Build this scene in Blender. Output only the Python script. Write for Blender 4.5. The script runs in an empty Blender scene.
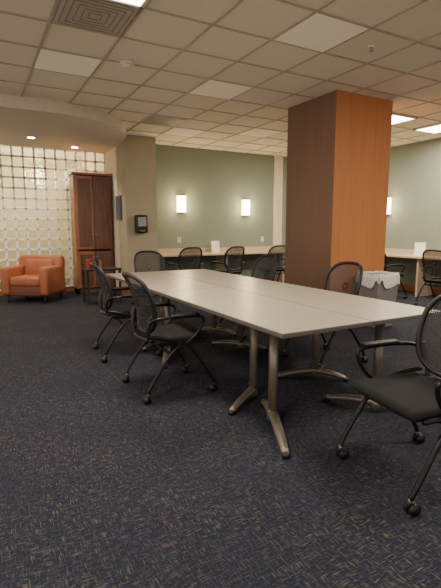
import bpy, bmesh, math, random
from mathutils import Vector, Matrix, Euler
random.seed(4)
D=bpy.data
SC=bpy.context.scene

# ---------------------------------------------------------------- materials
def srgb(r,g,b):
    def l(c):
        c/=255
        return c/12.92 if c<=.04045 else ((c+.055)/1.055)**2.4
    return (l(r),l(g),l(b),1)
def mat(name,col,rough=.6,metal=0,noise=.06,nscale=30,bump=0,emit=None,es=0,spec=.5,coat=0,trans=0):
    m=D.materials.new(name);m.use_nodes=True
    n=m.node_tree.nodes;l=m.node_tree.links
    b=n['Principled BSDF']
    b.inputs['Roughness'].default_value=rough
    b.inputs['Metallic'].default_value=metal
    b.inputs['Specular IOR Level'].default_value=spec
    b.inputs['Coat Weight'].default_value=coat
    b.inputs['Transmission Weight'].default_value=trans
    tc=n.new('ShaderNodeTexCoord')
    nz=n.new('ShaderNodeTexNoise');nz.inputs['Scale'].default_value=nscale;nz.inputs['Detail'].default_value=4
    l.new(tc.outputs['Object'],nz.inputs['Vector'])
    r=n.new('ShaderNodeValToRGB')
    c=Vector(col[:3])
    r.color_ramp.elements[0].position=.3;r.color_ramp.elements[1].position=.7
    r.color_ramp.elements[0].color=(*(c*(1-noise)),1);r.color_ramp.elements[1].color=(*(c*(1+noise)),1)
    l.new(nz.outputs['Fac'],r.inputs['Fac']);l.new(r.outputs['Color'],b.inputs['Base Color'])
    if bump:
        bp=n.new('ShaderNodeBump');bp.inputs['Strength'].default_value=bump;bp.inputs['Distance'].default_value=.01
        l.new(nz.outputs['Fac'],bp.inputs['Height']);l.new(bp.outputs['Normal'],b.inputs['Normal'])
    if emit:
        b.inputs['Emission Color'].default_value=emit;b.inputs['Emission Strength'].default_value=es
    return m

def carpet_mat():
    m=D.materials.new('carpet');m.use_nodes=True
    n=m.node_tree.nodes;l=m.node_tree.links;b=n['Principled BSDF']
    b.inputs['Roughness'].default_value=.95;b.inputs['Specular IOR Level'].default_value=.1
    tc=n.new('ShaderNodeTexCoord')
    def streak(sx,sy,lo,hi,off):
        mp=n.new('ShaderNodeMapping');mp.inputs['Scale'].default_value=(sx,sy,1);mp.inputs['Location'].default_value=(off,off*1.7,0)
        l.new(tc.outputs['Object'],mp.inputs['Vector'])
        z=n.new('ShaderNodeTexNoise');z.inputs['Scale'].default_value=1;z.inputs['Detail'].default_value=1.5
        l.new(mp.outputs['Vector'],z.inputs['Vector'])
        r=n.new('ShaderNodeMapRange');r.inputs['From Min'].default_value=lo;r.inputs['From Max'].default_value=hi
        l.new(z.outputs['Fac'],r.inputs['Value']);return r.outputs['Result']
    def mth(op,a,b_):
        q=n.new('ShaderNodeMath');q.operation=op;q.use_clamp=True
        for i,s in enumerate((a,b_)):
            if isinstance(s,(int,float)): q.inputs[i].default_value=s
            else: l.new(s,q.inputs[i])
        return q.outputs[0]
    s1=streak(190,20,.57,.65,0);s2=streak(20,190,.57,.65,9)
    sel=streak(11,11,.47,.53,3)
    inv=mth('SUBTRACT',1,sel)
    a=mth('MULTIPLY',s1,sel);c=mth('MULTIPLY',s2,inv)
    gold=mth('ADD',a,c)
    s3=streak(150,24,.5,.62,21);s4=streak(24,150,.5,.62,33)
    a2=mth('MULTIPLY',s3,inv);c2=mth('MULTIPLY',s4,sel);blue=mth('ADD',a2,c2)
    patch=streak(2.2,2.2,.3,.7,50)
    gold=mth('MULTIPLY',gold,mth('ADD',mth('MULTIPLY',patch,.6),.4))
    def mix(f,A,B):
        q=n.new('ShaderNodeMix');q.data_type='RGBA'
        l.new(f,q.inputs[0])
        for i,s in ((6,A),(7,B)):
            if isinstance(s,tuple): q.inputs[i].default_value=s
            else: l.new(s,q.inputs[i])
        return q.outputs[2]
    c1=mix(blue,srgb(38,40,51),srgb(53,57,71))
    c3=mix(gold,c1,srgb(102,94,80))
    l.new(c3,b.inputs['Base Color'])
    bp=n.new('ShaderNodeBump');bp.inputs['Strength'].default_value=.3;bp.inputs['Distance'].default_value=.004
    l.new(blue,bp.inputs['Height']);l.new(bp.outputs['Normal'],b.inputs['Normal'])
    return m

def mesh_fabric():
    m=D.materials.new('mesh_fabric');m.use_nodes=True
    n=m.node_tree.nodes;l=m.node_tree.links;b=n['Principled BSDF']
    b.inputs['Base Color'].default_value=srgb(46,46,48);b.inputs['Roughness'].default_value=.7
    t=n.new('ShaderNodeBsdfTransparent');mx=n.new('ShaderNodeMixShader')
    tc=n.new('ShaderNodeTexCoord')
    w=n.new('ShaderNodeTexWave');w.bands_direction='Z';w.inputs['Scale'].default_value=28
    w2=n.new('ShaderNodeTexWave');w2.bands_direction='X';w2.inputs['Scale'].default_value=28
    l.new(tc.outputs['Object'],w.inputs['Vector']);l.new(tc.outputs['Object'],w2.inputs['Vector'])
    q=n.new('ShaderNodeMath');q.operation='MULTIPLY';l.new(w.outputs['Fac'],q.inputs[0]);l.new(w2.outputs['Fac'],q.inputs[1])
    r=n.new('ShaderNodeMapRange');r.inputs['From Min'].default_value=.1;r.inputs['From Max'].default_value=.5
    r.inputs['To Min'].default_value=.95;r.inputs['To Max'].default_value=.3
    l.new(q.outputs[0],r.inputs['Value'])
    l.new(r.outputs['Result'],mx.inputs[0]);l.new(t.outputs[0],mx.inputs[1]);l.new(b.outputs[0],mx.inputs[2])
    l.new(mx.outputs[0],n['Material Output'].inputs['Surface'])
    return m
def wood_mat(name,c1,c2,rough=.35,sc=(14,14,1.2)):
    m=D.materials.new(name);m.use_nodes=True
    n=m.node_tree.nodes;l=m.node_tree.links;b=n['Principled BSDF'];b.inputs['Roughness'].default_value=rough
    tc=n.new('ShaderNodeTexCoord');mp=n.new('ShaderNodeMapping');mp.inputs['Scale'].default_value=sc
    nz=n.new('ShaderNodeTexNoise');nz.inputs['Scale'].default_value=2;nz.inputs['Detail'].default_value=6;nz.inputs['Distortion'].default_value=1
    l.new(tc.outputs['Object'],mp.inputs['Vector']);l.new(mp.outputs['Vector'],nz.inputs['Vector'])
    r=n.new('ShaderNodeValToRGB');r.color_ramp.elements[0].color=c1;r.color_ramp.elements[1].color=c2
    r.color_ramp.elements[0].position=.35;r.color_ramp.elements[1].position=.65
    l.new(nz.outputs['Fac'],r.inputs['Fac']);l.new(r.outputs['Color'],b.inputs['Base Color'])
    return m

M=dict(
 carpet=carpet_mat(),
 ceil=mat('ceiling_tile',srgb(234,223,204),.95,nscale=60,noise=.04,bump=.2),
 ceil2=mat('ceiling_tile_pale_glow',srgb(250,240,220),.9,nscale=60,noise=.02,emit=(1,.86,.66,1),es=.06),  # bright tiles: paler colour plus a faint glow put into the tile
 tbar=mat('ceiling_tbar_shaded',srgb(180,166,146),.6),  # bars toned darker, their shadow lines put into the colour
 soff=mat('soffit_paint',srgb(210,200,182),.9),
 green=mat('green_wall_paint',srgb(126,134,120),.85,nscale=3,noise=.03),
 cream=mat('cream_wall_paint',srgb(212,200,176),.85,nscale=3,noise=.03),
 column=mat('column_paint',srgb(168,156,132),.85,nscale=3,noise=.03),
 pilL=wood_mat('brown_pillar_face',srgb(116,86,70),srgb(123,92,76),.6,(8,8,.5)),
 pilR=wood_mat('orange_pillar_face',srgb(186,118,68),srgb(194,125,75),.6,(8,8,.5)),
 base=mat('base_trim',srgb(150,84,50),.5),
 lam=mat('table_laminate',srgb(176,166,152),.33,nscale=220,noise=.04),
 edge=mat('table_edge',srgb(92,84,78),.5),
 leg=mat('leg_metal',srgb(134,124,114),.4,metal=.6),
 black=mat('black_plastic',srgb(22,22,24),.45),
 fabric=mat('black_fabric',srgb(20,20,23),.9,nscale=200,bump=.3),
 tube=mat('black_tube',srgb(34,34,38),.3,metal=.5),
 chrome=mat('caster_metal',srgb(150,150,150),.3,metal=.9),
 net=mesh_fabric(),
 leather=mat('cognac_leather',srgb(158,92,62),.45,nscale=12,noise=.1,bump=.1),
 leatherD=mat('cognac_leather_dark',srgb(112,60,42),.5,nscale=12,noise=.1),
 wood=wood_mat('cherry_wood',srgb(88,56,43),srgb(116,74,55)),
 wood2=wood_mat('cherry_wood_lit',srgb(134,86,61),srgb(162,106,75)),  # cabinet's lit left side put into the colour; top and a book share it
 counter=mat('counter_laminate',srgb(188,170,146),.35,nscale=200,noise=.04),
 grey=mat('grey_plastic',srgb(104,100,98),.55),
 bin=mat('bin_plastic',srgb(120,116,114),.5),
 liner=mat('white_bin_liner',srgb(214,212,208),.4,nscale=25,bump=.5),
 white=mat('white_plastic',srgb(220,216,206),.5),
 paper=mat('paper',srgb(240,236,226),.8),
 vent=mat('vent_metal',srgb(180,170,156),.5),
 ventd=mat('vent_gap',srgb(130,120,108),.6),
 dark=mat('dark_gap',srgb(28,26,25),.8),
 silver=mat('silver_plastic',srgb(150,150,150),.35,metal=.4),
 red=mat('red_book',srgb(150,40,34),.6),
 blue=mat('blue_art',srgb(84,96,112),.6,nscale=9,noise=.5),
 grout=mat('block_grout',srgb(252,249,240),.7),
 sconce=mat('sconce_glass',srgb(255,230,170),.4,emit=(1,.74,.38,1),es=17),
 panel=mat('light_panel_lens',srgb(255,250,240),.4,emit=(1,.92,.8,1),es=14),
 can=mat('downlight_lens',srgb(255,250,240),.4,emit=(1,.85,.6,1),es=30),
)
def block_mat():
    m=D.materials.new('glass_block');m.use_nodes=True
    n=m.node_tree.nodes;l=m.node_tree.links;b=n['Principled BSDF']
    b.inputs['Base Color'].default_value=srgb(228,226,206);b.inputs['Roughness'].default_value=.12
    b.inputs['Transmission Weight'].default_value=.85;b.inputs['IOR'].default_value=1.35
    tc=n.new('ShaderNodeTexCoord');nz=n.new('ShaderNodeTexNoise');nz.inputs['Scale'].default_value=14
    l.new(tc.outputs['Object'],nz.inputs['Vector'])
    bp=n.new('ShaderNodeBump');bp.inputs['Strength'].default_value=.7;bp.inputs['Distance'].default_value=.03
    l.new(nz.outputs['Fac'],bp.inputs['Height']);l.new(bp.outputs['Normal'],b.inputs['Normal'])
    return m
M['block']=block_mat()

# ---------------------------------------------------------------- mesh builder
class MB:
    def __init__(s): s.bm=bmesh.new(); s.mats=[]
    def mi(s,k):
        if k not in s.mats: s.mats.append(k)
        return s.mats.index(k)
    def add(s,t,k,mtx=None,smooth=False):
        if mtx: bmesh.ops.transform(t,matrix=mtx,verts=t.verts)
        i=s.mi(k)
        for f in t.faces: f.material_index=i; f.smooth=smooth
        me=D.meshes.new('tmp');t.to_mesh(me);t.free();s.bm.from_mesh(me);D.meshes.remove(me)
    def box(s,c,size,k,bev=0,rot=None,seg=2,smooth=False,taper=None):
        t=bmesh.new();bmesh.ops.create_cube(t,size=1)
        bmesh.ops.scale(t,vec=size,verts=t.verts)
        if taper:
            for v in t.verts:
                if v.co.z<0: v.co.x*=taper[0];v.co.y*=taper[1]
        if bev: bmesh.ops.bevel(t,geom=t.edges[:],offset=bev,segments=seg,affect='EDGES',profile=.5)
        m=Matrix.Translation(c)
        if rot: m=m@Euler(rot).to_matrix().to_4x4()
        s.add(t,k,m,smooth or (bev>0 and seg>2))
    def cyl(s,a,b,r,k,seg=16,r2=None,smooth=True):
        a=Vector(a);b=Vector(b);t=bmesh.new()
        bmesh.ops.create_cone(t,segments=seg,radius1=r,radius2=r if r2 is None else r2,depth=(b-a).length,cap_ends=True)
        q=(b-a).to_track_quat('Z','Y').to_matrix().to_4x4()
        s.add(t,k,Matrix.Translation((a+b)/2)@q,smooth)
    def tube(s,pts,r,k,closed=False,sub=5,seg=8,smoothp=True,sx=1.0):
        P=[Vector(p) for p in pts];n=len(P)
        R=r if isinstance(r,(list,tuple)) else [r]*n
        out=[];rr=[]
        if smoothp and n>2:
            rng=range(n if closed else n-1)
            for i in rng:
                p0=P[(i-1)%n] if closed or i>0 else P[0]
                p1=P[i];p2=P[(i+1)%n];p3=P[(i+2)%n] if closed or i+2<n else P[-1]
                for j in range(sub):
                    t=j/sub
                    out.append(.5*((2*p1)+(p2-p0)*t+(2*p0-5*p1+4*p2-p3)*t*t+(3*p1-p0-3*p2+p3)*t**3))
                    rr.append(R[i]*(1-t)+R[(i+1)%n]*t)
            if not closed: out.append(P[-1]);rr.append(R[-1])
        else: out=P;rr=list(R)
        t=bmesh.new();rings=[];N=len(out);up=None
        for i,p in enumerate(out):
            a=out[(i-1)%N] if closed or i>0 else out[0]
            b=out[(i+1)%N] if closed or i<N-1 else out[-1]
            d=(b-a).normalized()
            if up is None:
                up=Vector((0,0,1)) if abs(d.z)<.9 else Vector((1,0,0))
            u=(up-d*up.dot(d)).normalized();w=d.cross(u);up=u
            rings.append([t.verts.new(p+(u*math.cos(x)+w*math.sin(x)*sx)*rr[i]) for x in [2*math.pi*q/seg for q in range(seg)]])
        for i in range(N if closed else N-1):
            A=rings[i];B=rings[(i+1)%N]
            for q in range(seg): t.faces.new((A[q],A[(q+1)%seg],B[(q+1)%seg],B[q]))
        if not closed: t.faces.new(rings[0][::-1]);t.faces.new(rings[-1])
        bmesh.ops.recalc_face_normals(t,faces=t.faces)
        s.add(t,k,None,True)
    def disc(s,fn,k,rings=6,seg=40):
        t=bmesh.new();c=t.verts.new(fn(0,0));prev=None
        for i in range(1,rings+1):
            cur=[t.verts.new(fn(i/rings,2*math.pi*j/seg)) for j in range(seg)]
            for j in range(seg):
                if prev: t.faces.new((prev[j],prev[(j+1)%seg],cur[(j+1)%seg],cur[j]))
                else: t.faces.new((c,cur[j],cur[(j+1)%seg]))
            prev=cur
        s.add(t,k,None,True)
    def poly(s,pts,z0,z1,k):
        t=bmesh.new()
        b=[t.verts.new((x,y,z0)) for x,y in pts];u=[t.verts.new((x,y,z1)) for x,y in pts]
        t.faces.new(b[::-1]);t.faces.new(u)
        n=len(pts)
        for i in range(n): t.faces.new((b[i],b[(i+1)%n],u[(i+1)%n],u[i]))
        bmesh.ops.recalc_face_normals(t,faces=t.faces);s.add(t,k)
    def done(s,name,loc=(0,0,0),rz=0):
        me=D.meshes.new(name);s.bm.to_mesh(me);s.bm.free()
        for k in s.mats: me.materials.append(M[k])
        return inst(name,me,loc,rz)
def inst(name,me,loc,rz=0):
    o=D.objects.new(name,me);SC.collection.objects.link(o);o.location=loc;o.rotation_euler=(0,0,math.radians(rz));return o
def simple(name,c,size,k,bev=0):
    b=MB();b.box((0,0,0),size,k,bev);return b.done(name,c)

# ---------------------------------------------------------------- room
C=3.05;BY=9.0;RX=8.0;GY=9.7
simple('floor',(2,3.5,-.05),(12.4,15,.1),'carpet')
simple('ceiling',(2,3.5,C+.05),(12.4,15,.1),'ceil')
simple('wall_back',((3.1+8.1)/2,BY+.1,C/2),(5.0,.2,C),'green')
simple('wall_right',(RX+.1,2.6,C/2),(.2,13,C),'green')
# column / alcove wall
b=MB();b.box((0,0,0),(.62,.7,C),'column');b.done('wall_column',(2.87,8.65,C/2))
simple('wall_alcove',(2.65,9.35,C/2),(.2,1.1,C),'cream')
simple('trim_pilaster',(6.58,BY-.03,C/2),(.22,.06,C),'cream')
simple('baseboard_back',(5.6,BY-.01,.06),(4.8,.02,.12),'base')
simple('baseboard_right',(RX-.01,2.6,.06),(.02,12.7,.12),'base')
simple('baseboard_column',(2.87,8.29,.06),(.64,.02,.12),'base')
simple('baseboard_alcove',(2.54,9.0,.06),(.02,1.3,.12),'base')
# structural pillar
b=MB()
x0,x1,y0,y1=4.15,5.18,4.45,5.45
t=bmesh.new();bmesh.ops.create_cube(t,size=1);bmesh.ops.scale(t,vec=(x1-x0,y1-y0,C),verts=t.verts)
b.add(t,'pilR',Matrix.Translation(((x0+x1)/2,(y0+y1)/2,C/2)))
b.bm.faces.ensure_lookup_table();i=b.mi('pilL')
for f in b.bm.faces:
    if f.normal.x<-.5 or f.normal.y>.5: f.material_index=i  # brown on the left and far faces, orange on the rest
b.box(((x0+x1)/2,(y0+y1)/2,.06),(x1-x0+.03,y1-y0+.03,.12),'base',.004)
b.done('pillar')

# ceiling grid
gx0,gy0,st=2.55,3.0,.62
b=MB()
x=gx0-10*st
while x<8:
    b.box((x,3.5,C-.003),(.022,15,.012),'tbar');x+=st
y=gy0-10*st
while y<9.9:
    b.box((2,y,C-.0035),(12.4,.022,.012),'tbar');y+=st
b.done('ceiling_grid')
def cell(X,Y):
    i=math.floor((X-gx0)/st);j=math.floor((Y-gy0)/st)
    return gx0+(i+.5)*st,gy0+(j+.5)*st
def glow_tile(X,Y):
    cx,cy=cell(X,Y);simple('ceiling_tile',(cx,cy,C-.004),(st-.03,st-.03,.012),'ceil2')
for X,Y in [(2.9,3.3),(.9,5.3),(2.96,5.3),(3.18,7.4),(4.6,7.0),(2.9,8.0)]: glow_tile(X,Y)
def panel(X,Y,e=68,nx=1):
    cx,cy=cell(X,Y)
    b=MB();w=st-.03
    for sx,sy,c in [(w,.03,(0,w/2-.015,0)),(w,.03,(0,-w/2+.015,0)),(.03,w,(w/2-.015,0,0)),(.03,w,(-w/2+.015,0,0))]:
        b.box(c,(sx,sy,.03),'white')
    b.box((0,0,.002),(w-.04,w-.04,.014),'panel')
    b.done('ceiling_light_panel',(cx,cy,C-.012))
    L=D.lights.new('ceiling_light','AREA');L.energy=e;L.size=st-.1;L.color=(1,.88,.72)
    o=D.objects.new('ceiling_light',L);SC.collection.objects.link(o);o.location=(cx,cy,C-.04)
for X,Y in [(1.0,3.5),(6.0,5.0),(7.1,5.2),(3.5,.6),(-.8,1.0),(6.0,1.6),(-1.5,5.0),(5.8,7.3)]: panel(X,Y,40 if Y>7 else 68)

# vents
def vent(X,Y,w=.56):
    cx,cy=cell(X,Y);b=MB()
    b.box((0,0,0),(w,w,.012),'vent')
    for r in (.25,.2,.15,.1,.05):
        for q in range(4):
            a=q*math.pi/2
            b.box((math.cos(a)*r,math.sin(a)*r,-.006),(.006 if q%2==0 else 2*r,2*r if q%2==0 else .006,.006),'ventd')
    b.done('ceiling_air_vent',(cx,cy,C-.012))
vent(.81,4.2);vent(3.04,6.8)
b=MB();b.cyl((0,0,0),(0,0,-.02),.075,'white',24);b.cyl((0,0,-.02),(0,0,-.05),.06,'white',24,r2=.04);b.done('smoke_detector',(1.55,4.83,C-.003))
b=MB();b.cyl((0,0,0),(0,0,-.012),.04,'white',20);b.cyl((0,0,-.012),(0,0,-.04),.012,'silver',12);b.cyl((0,0,-.04),(0,0,-.046),.022,'silver',12);b.done('fire_sprinkler',(3.48,3.28,C-.003))

# curved soffit (dropped ceiling) over lounge alcove
pts=[(-4,6.68),(.95,6.68)]
for i in range(0,13):
    a=math.radians(90*i/12)
    pts.append((.95+1.55*math.sin(a),8.18-1.5*math.cos(a)))
pts+=[(2.55,8.3),(2.55,9.8),(-4,9.8)]
b=MB();b.poly(pts,C-.16,C-.0005,'soff');b.done('ceiling_soffit')
for X,Y in [(1.0,8.6),(1.85,9.2),(.1,8.6),(.2,7.4)]:
    b=MB();b.cyl((0,0,0),(0,0,-.012),.085,'white',24);b.cyl((0,0,-.012),(0,0,-.016),.06,'can',24);b.done('recessed_downlight',(X,Y,C-.16))
    L=D.lights.new('downlight','SPOT');L.energy=65;L.color=(1,.86,.66);L.spot_size=math.radians(120);L.spot_blend=.6;L.shadow_soft_size=.06
    o=D.objects.new('downlight',L);SC.collection.objects.link(o);o.location=(X,Y,C-.2)

# glass block wall
b=MB();bp=.2
b.box((-.7,0,.05),(6.5,.1,.1),'base')
nx=30;nz=14
for i in range(nx):
    for j in range(nz):
        b.box((2.55-bp*(i+.5),0,.1+bp*(j+.5)-.0),(bp-.03,.09,bp-.03),'block',.012,seg=2)
for i in range(nx+1): b.box((2.55-bp*i,0,.1+nz*bp/2),(.036,.1,nz*bp),'grout')
for j in range(nz+1): b.box((2.55-bp*nx/2,0,.1+bp*j),(bp*nx,.1,.036),'grout')
b.done('wall_glass_block',(0,GY,0))
simple('wall_beyond',(-.5,12.2,C/2),(7,.1,C),'column')
simple('wall_beyond_side',(2.65,11.0,C/2),(.2,2.2,C),'cream')
simple('floor_beyond',(-.5,11.6,-.051),(7,1.2,.1),'carpet')
simple('ceiling_beyond',(-.5,11.6,C+.051),(7,1.2,.1),'ceil')
for X in (-1.6,.0,1.4):
    L=D.lights.new('corridor_light','POINT');L.energy=150;L.color=(1,.9,.68);L.shadow_soft_size=.12
    o=D.objects.new('corridor_light',L);SC.collection.objects.link(o);o.location=(X,11.2,2.5)

# ---------------------------------------------------------------- sconces
def sconce(loc,rz):
    b=MB();t=bmesh.new();seg=14;R=.105;H=.175
    rows=[]
    for zz in (-H,-H*.5,0,H*.5,H):
        rows.append([t.verts.new((R*math.cos(math.pi*i/seg),-.1*math.sin(math.pi*i/seg)-.02,zz)) for i in range(seg+1)])
    for a,c in zip(rows,rows[1:]):
        for i in range(seg): t.faces.new((a[i],a[i+1],c[i+1],c[i]))
    t.faces.new(rows[0]);t.faces.new(rows[-1][::-1])
    b.add(t,'sconce',None,False)
    b.box((0,-.01,0),(.19,.02,.32),'silver')
    for zz in (-.18,.18):
        b.box((0,-.03,zz),(.16,.05,.01),'silver')
    b.done('wall_sconce',loc,rz)
    L=D.lights.new('sconce_glow','POINT');L.energy=22;L.color=(1,.76,.45);L.shadow_soft_size=.08
    o=D.objects.new('sconce_glow',L);SC.collection.objects.link(o)
    d=Vector((math.sin(math.radians(rz)),-math.cos(math.radians(rz)),0))
    o.location=Vector(loc)+d*.22
sconce((4.0,BY,1.84),0);sconce((5.65,BY,1.80),0);sconce((RX,6.86,1.8),90-180)

# ---------------------------------------------------------------- counters
b=MB()
b.box((5.6,BY-.3,.76),(4.78,.6,.04),'counter',.006)
b.box((RX-.3,4.2,.76),(.6,9.0,.0399),'counter',.006)
b.box((5.6,BY-.015,.83),(4.78,.03,.1),'counter')
b.box((RX-.015,4.2,.83),(.03,9.0,.1),'counter')
for X in (3.25,4.85,6.4): b.box((X,BY-.3,.37),(.04,.5,.74),'counter')
for Y in (.5,2.2,3.9,5.6,7.2): b.box((RX-.3,Y,.37),(.5,.04,.74),'counter')
b.done('wall_counter')
for X in (3.95,6.15):
    b=MB();b.box((0,0,0),(.08,.012,.12),'white',.003)
    for zz in (-.028,.028): b.box((0,-.007,zz),(.03,.004,.035),'grey')
    b.done('power_outlet',(X,BY-.006,1.06))
def sign(loc,rz):
    b=MB();b.box((0,0,.13),(.2,.006,.26),'paper',rot=(math.radians(-8),0,0));b.box((0,.02,.004),(.2,.1,.006),'white');b.done('table_sign',loc,rz)
sign((4.75,BY-.2,.78),0);sign((RX-.25,5.8,.78),-60)

# hand sanitizer dispenser
b=MB();b.box((0,0,.02),(.24,.12,.34),'black',.03,seg=3);b.box((0,-.062,.06),(.16,.01,.18),'silver',.01);b.box((0,-.07,-.11),(.12,.06,.03),'grey',.008)
b.done('wall_sanitizer_dispenser',(2.83,8.24,1.38))
b=MB();b.box((0,0,0),(.02,.3,.46),'grey',.004);b.box((-.011,0,0),(.004,.25,.41),'blue');b.done('wall_sign',(2.539,8.72,1.72))

# ---------------------------------------------------------------- wooden cabinet
b=MB();W,Dp,H=.74,.38,2.4
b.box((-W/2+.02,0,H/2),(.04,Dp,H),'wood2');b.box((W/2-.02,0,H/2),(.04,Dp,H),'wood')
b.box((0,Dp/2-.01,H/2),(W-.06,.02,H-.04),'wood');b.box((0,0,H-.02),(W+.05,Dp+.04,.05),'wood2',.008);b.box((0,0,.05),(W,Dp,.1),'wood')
for sx in (-1,1):
    cx=sx*.178
    for z0_,z1_ in ((.12,.86),(.9,2.34)):
        zc=(z0_+z1_)/2;hh=z1_-z0_
        b.box((cx,-Dp/2-.008,zc),(.348,.02,hh),'wood2' if sx<0 else 'wood',.005)  # left doors paler than right: shading put into the wood tone
        b.box((cx,-Dp/2-.02,zc),(.25,.012,hh-.12),'wood',.006)
    b.cyl((sx*.03,-Dp/2-.02,.75),(sx*.03,-Dp/2-.045,.75),.012,'silver',10)
    b.cyl((sx*.03,-Dp/2-.02,1.2),(sx*.03,-Dp/2-.045,1.2),.012,'silver',10)
b.done('wooden_cabinet',(2.14,9.3,0))

# side table with books
b=MB()
b.box((0,0,.6),(.62,.42,.03),'dark',.005)
for sx in (-1,1):
    for sy in (-1,1): b.box((sx*.28,sy*.18,.3),(.035,.035,.6),'dark')
b.box((0,0,.2),(.56,.36,.02),'dark')
b.done('side_table',(1.95,7.9,0))
b=MB()
x=0
for w,hh,k in [(.04,.16,'red'),(.03,.14,'dark'),(.05,.17,'red'),(.03,.13,'grey'),(.04,.15,'dark'),(.05,.14,'wood2')]:
    b.box((x+w/2,0,hh/2),(w-.002,.16,hh),k);x+=w
b.done('books',(1.7,7.9,.616))

# ---------------------------------------------------------------- armchair (faces -Y local)
b=MB()
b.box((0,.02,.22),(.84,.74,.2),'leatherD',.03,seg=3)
b.box((0,-.05,.38),(.56,.66,.17),'leather',.05,seg=4)
b.box((0,.3,.56),(.86,.2,.52),'leather',.07,seg=4,rot=(math.radians(-8),0,0))
b.box((0,.2,.58),(.56,.12,.34),'leather',.055,seg=4,rot=(math.radians(-10),0,0))
for s in (-1,1):
    b.box((s*.36,-.03,.39),(.16,.74,.5),'leather',.05,seg=4)
    for yy in (-.3,.32): b.cyl((s*.34,yy,.0),(s*.34,yy,.13),.018,'dark',12,r2=.028)
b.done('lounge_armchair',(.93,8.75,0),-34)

# ---------------------------------------------------------------- tables
def table(x0,x1,y0,y1,legs):
    b=MB();cx=(x0+x1)/2;cy=(y0+y1)/2;g=.002
    b.box((cx,cy,.725),(x1-x0-g*2,y1-y0-g*2,.028),'edge',.003,seg=1)
    b.box((cx,cy,.7385),(x1-x0-g*2-.008,y1-y0-g*2-.008,.003),'lam')
    for px,py,tips in legs:
        b.tube([(px,py,.05),(px,py,.71)],.028,'leg',seg=16,smoothp=False,sx=1.3)
        b.box((px,py,.7),(.12,.3,.02),'edge',.004)
        b.cyl((px,py,.03),(px,py,.1),.042,'leg',16,r2=.03)
        for tx,ty in tips:
            mx,my=(px+tx)/2,(py+ty)/2
            b.tube([(px,py,.075),(mx,my,.06),(tx,ty,.025)],[.03,.026,.02],'leg',seg=10,sx=1.2)
            b.cyl((tx,ty,0),(tx,ty,.03),.024,'black',12)
    # stretcher between legs
    if len(legs)>1:
        a,c=legs[0],legs[1]
        b.tube([(a[0],a[1],.66),(c[0],c[1],.66)],.018,'edge',smoothp=False)
    b.done('conference_table')
for oy in (0,1.87):
    table(1.44,2.15,1.9+oy,3.77+oy,[(1.69,2.32+oy,[(1.49,1.91+oy),(1.82,2.62+oy)]),(1.82,2.76+oy,[(1.52,2.58+oy),(1.96,3.0+oy)])])
    table(2.15,2.86,1.9+oy,3.77+oy,[(2.46,2.12+oy,[(2.7,1.98+oy),(2.3,2.45+oy)]),(2.56,2.9+oy,[(2.74,2.7+oy),(2.25,3.05+oy)])])

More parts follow.
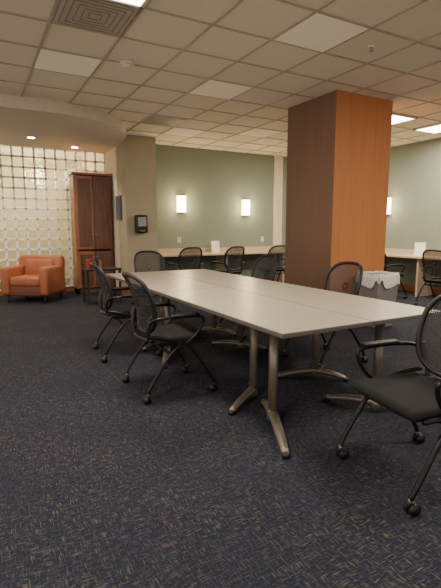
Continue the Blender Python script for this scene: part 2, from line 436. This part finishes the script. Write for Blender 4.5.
# ---------------------------------------------------------------- office chair (faces +Y)
def chair_mesh():
    b=MB()
    # seat
    b.box((0,.02,.455),(.48,.46,.055),'fabric',.026,seg=4)
    b.box((0,.02,.425),(.42,.4,.03),'black',.01)
    # back
    def back(r,a):
        c,s_=math.cos(a),math.sin(a)
        x=.24*r*math.copysign(abs(c)**.62,c);zz=.23*r*math.copysign(abs(s_)**.7,s_)
        v=(zz+.23)/.46
        x*=(.9+.14*v-.06*v*v)
        y=-.235-.12*v+.02*math.sin(v*math.pi)+1.1*x*x
        return (x,y,.735+zz)
    b.disc(back,'net',6,40)
    b.tube([back(1,2*math.pi*i/36) for i in range(36)],.016,'black',closed=True,sub=1,seg=8,smoothp=False)
    # spine braces
    b.tube([(-.17,-.24,.46),(-.19,-.25,.55),(-.215,-.225,.66)],.015,'black')
    b.tube([(.17,-.24,.46),(.19,-.25,.55),(.215,-.225,.66)],.015,'black')
    b.tube([(-.2,-.23,.46),(0,-.27,.46),(.2,-.23,.46)],.014,'black')
    for s in (-1,1):
        # side frame legs
        b.tube([(s*.27,.27,.075),(s*.275,.235,.14),(s*.265,.06,.4),(s*.255,-.1,.47),(s*.22,-.235,.5)],.0135,'tube')
        b.tube([(s*.27,-.29,.075),(s*.275,-.26,.14),(s*.265,-.1,.36),(s*.26,.03,.43),(s*.25,.2,.43)],.0135,'tube')
        # arm
        b.tube([(s*.215,-.245,.6),(s*.26,-.22,.635),(s*.285,-.1,.645),(s*.29,.1,.64),(s*.285,.17,.61),(s*.27,.12,.5),(s*.262,.02,.42)],.012,'tube')
        b.box((s*.289,.01,.657),(.05,.24,.022),'black',.009,seg=3)
        b.cyl((s*.2,-.02,.43),(s*.27,-.02,.43),.012,'tube',10)
        for yy in (.27,-.29):
            b.cyl((s*.27,yy,.05),(s*.27,yy,.085),.011,'chrome',10)
            for dx in (-.016,.016): b.cyl((s*.27+dx-.008,yy-.015,.03),(s*.27+dx+.008,yy-.015,.03),.03,'black',18)
            b.box((s*.27,yy-.008,.052),(.02,.05,.022),'black',.006)
    b.tube([(-.265,-.1,.36),(.265,-.1,.36)],.011,'tube',smoothp=False)
    b.tube([(-.265,.06,.4),(.265,.06,.4)],.011,'tube',smoothp=False)
    me=D.meshes.new('office_chair');b.bm.to_mesh(me);b.bm.free()
    for k in b.mats: me.materials.append(M[k])
    return me
CM=chair_mesh()
for X,Y,r in [(1.36,3.32,-90),(1.37,4.5,-95),(1.98,1.44,81),(2.99,3.28,90),(3.02,4.7,92),
              (2.3,6.15,178),(3.55,7.8,0),(4.45,7.75,8),(5.6,7.8,-5),(6.85,4.65,-85),(6.8,5.8,-95)]:
    inst('office_chair',CM,(X,Y,0),r)

# ---------------------------------------------------------------- trash bin
b=MB()
b.box((0,0,.35),(.4,.4,.7),'bin',.02,taper=(.8,.8))
def rim(r,a):
    c,s_=math.cos(a),math.sin(a);e=.4
    x=.205*math.copysign(abs(c)**e,c);y=.205*math.copysign(abs(s_)**e,s_)
    return x,y
t=bmesh.new();prev=None;N=64
for zz,sc,wv,gw in [(.45,.6,0,0),(.66,.88,0,0),(.725,.97,.004,0),(.725,1.03,.004,0),(.68,1.07,.01,.03),(.6,1.08,.035,.05)]:
    cur=[]
    for j in range(N):
        x,y=rim(1,2*math.pi*j/N);g=sc*(1+gw*math.sin(j*2.3));cur.append(t.verts.new((x*g,y*g,zz+wv*math.sin(j*.9)+wv*math.sin(j*.35))))
    if prev:
        for j in range(N): t.faces.new((prev[j],prev[(j+1)%N],cur[(j+1)%N],cur[j]))
    else: t.faces.new(cur)
    prev=cur
b.add(t,'liner',None,True)
b.done('trash_bin',(4.72,4.15,0))

# ---------------------------------------------------------------- world & camera
w=D.worlds.new('world');SC.world=w;w.use_nodes=True
w.node_tree.nodes['Background'].inputs[0].default_value=(1,.88,.73,1);w.node_tree.nodes['Background'].inputs[1].default_value=1.25  # warm ambient added to light the ceiling through the open back
cam=D.cameras.new('camera');co=D.objects.new('camera',cam);SC.collection.objects.link(co)
cam.sensor_fit='VERTICAL';cam.sensor_height=24;cam.lens=442/588*24
co.location=(0,0,1.31);co.rotation_euler=(math.radians(90-8.4),0,math.radians(-29))
SC.camera=co
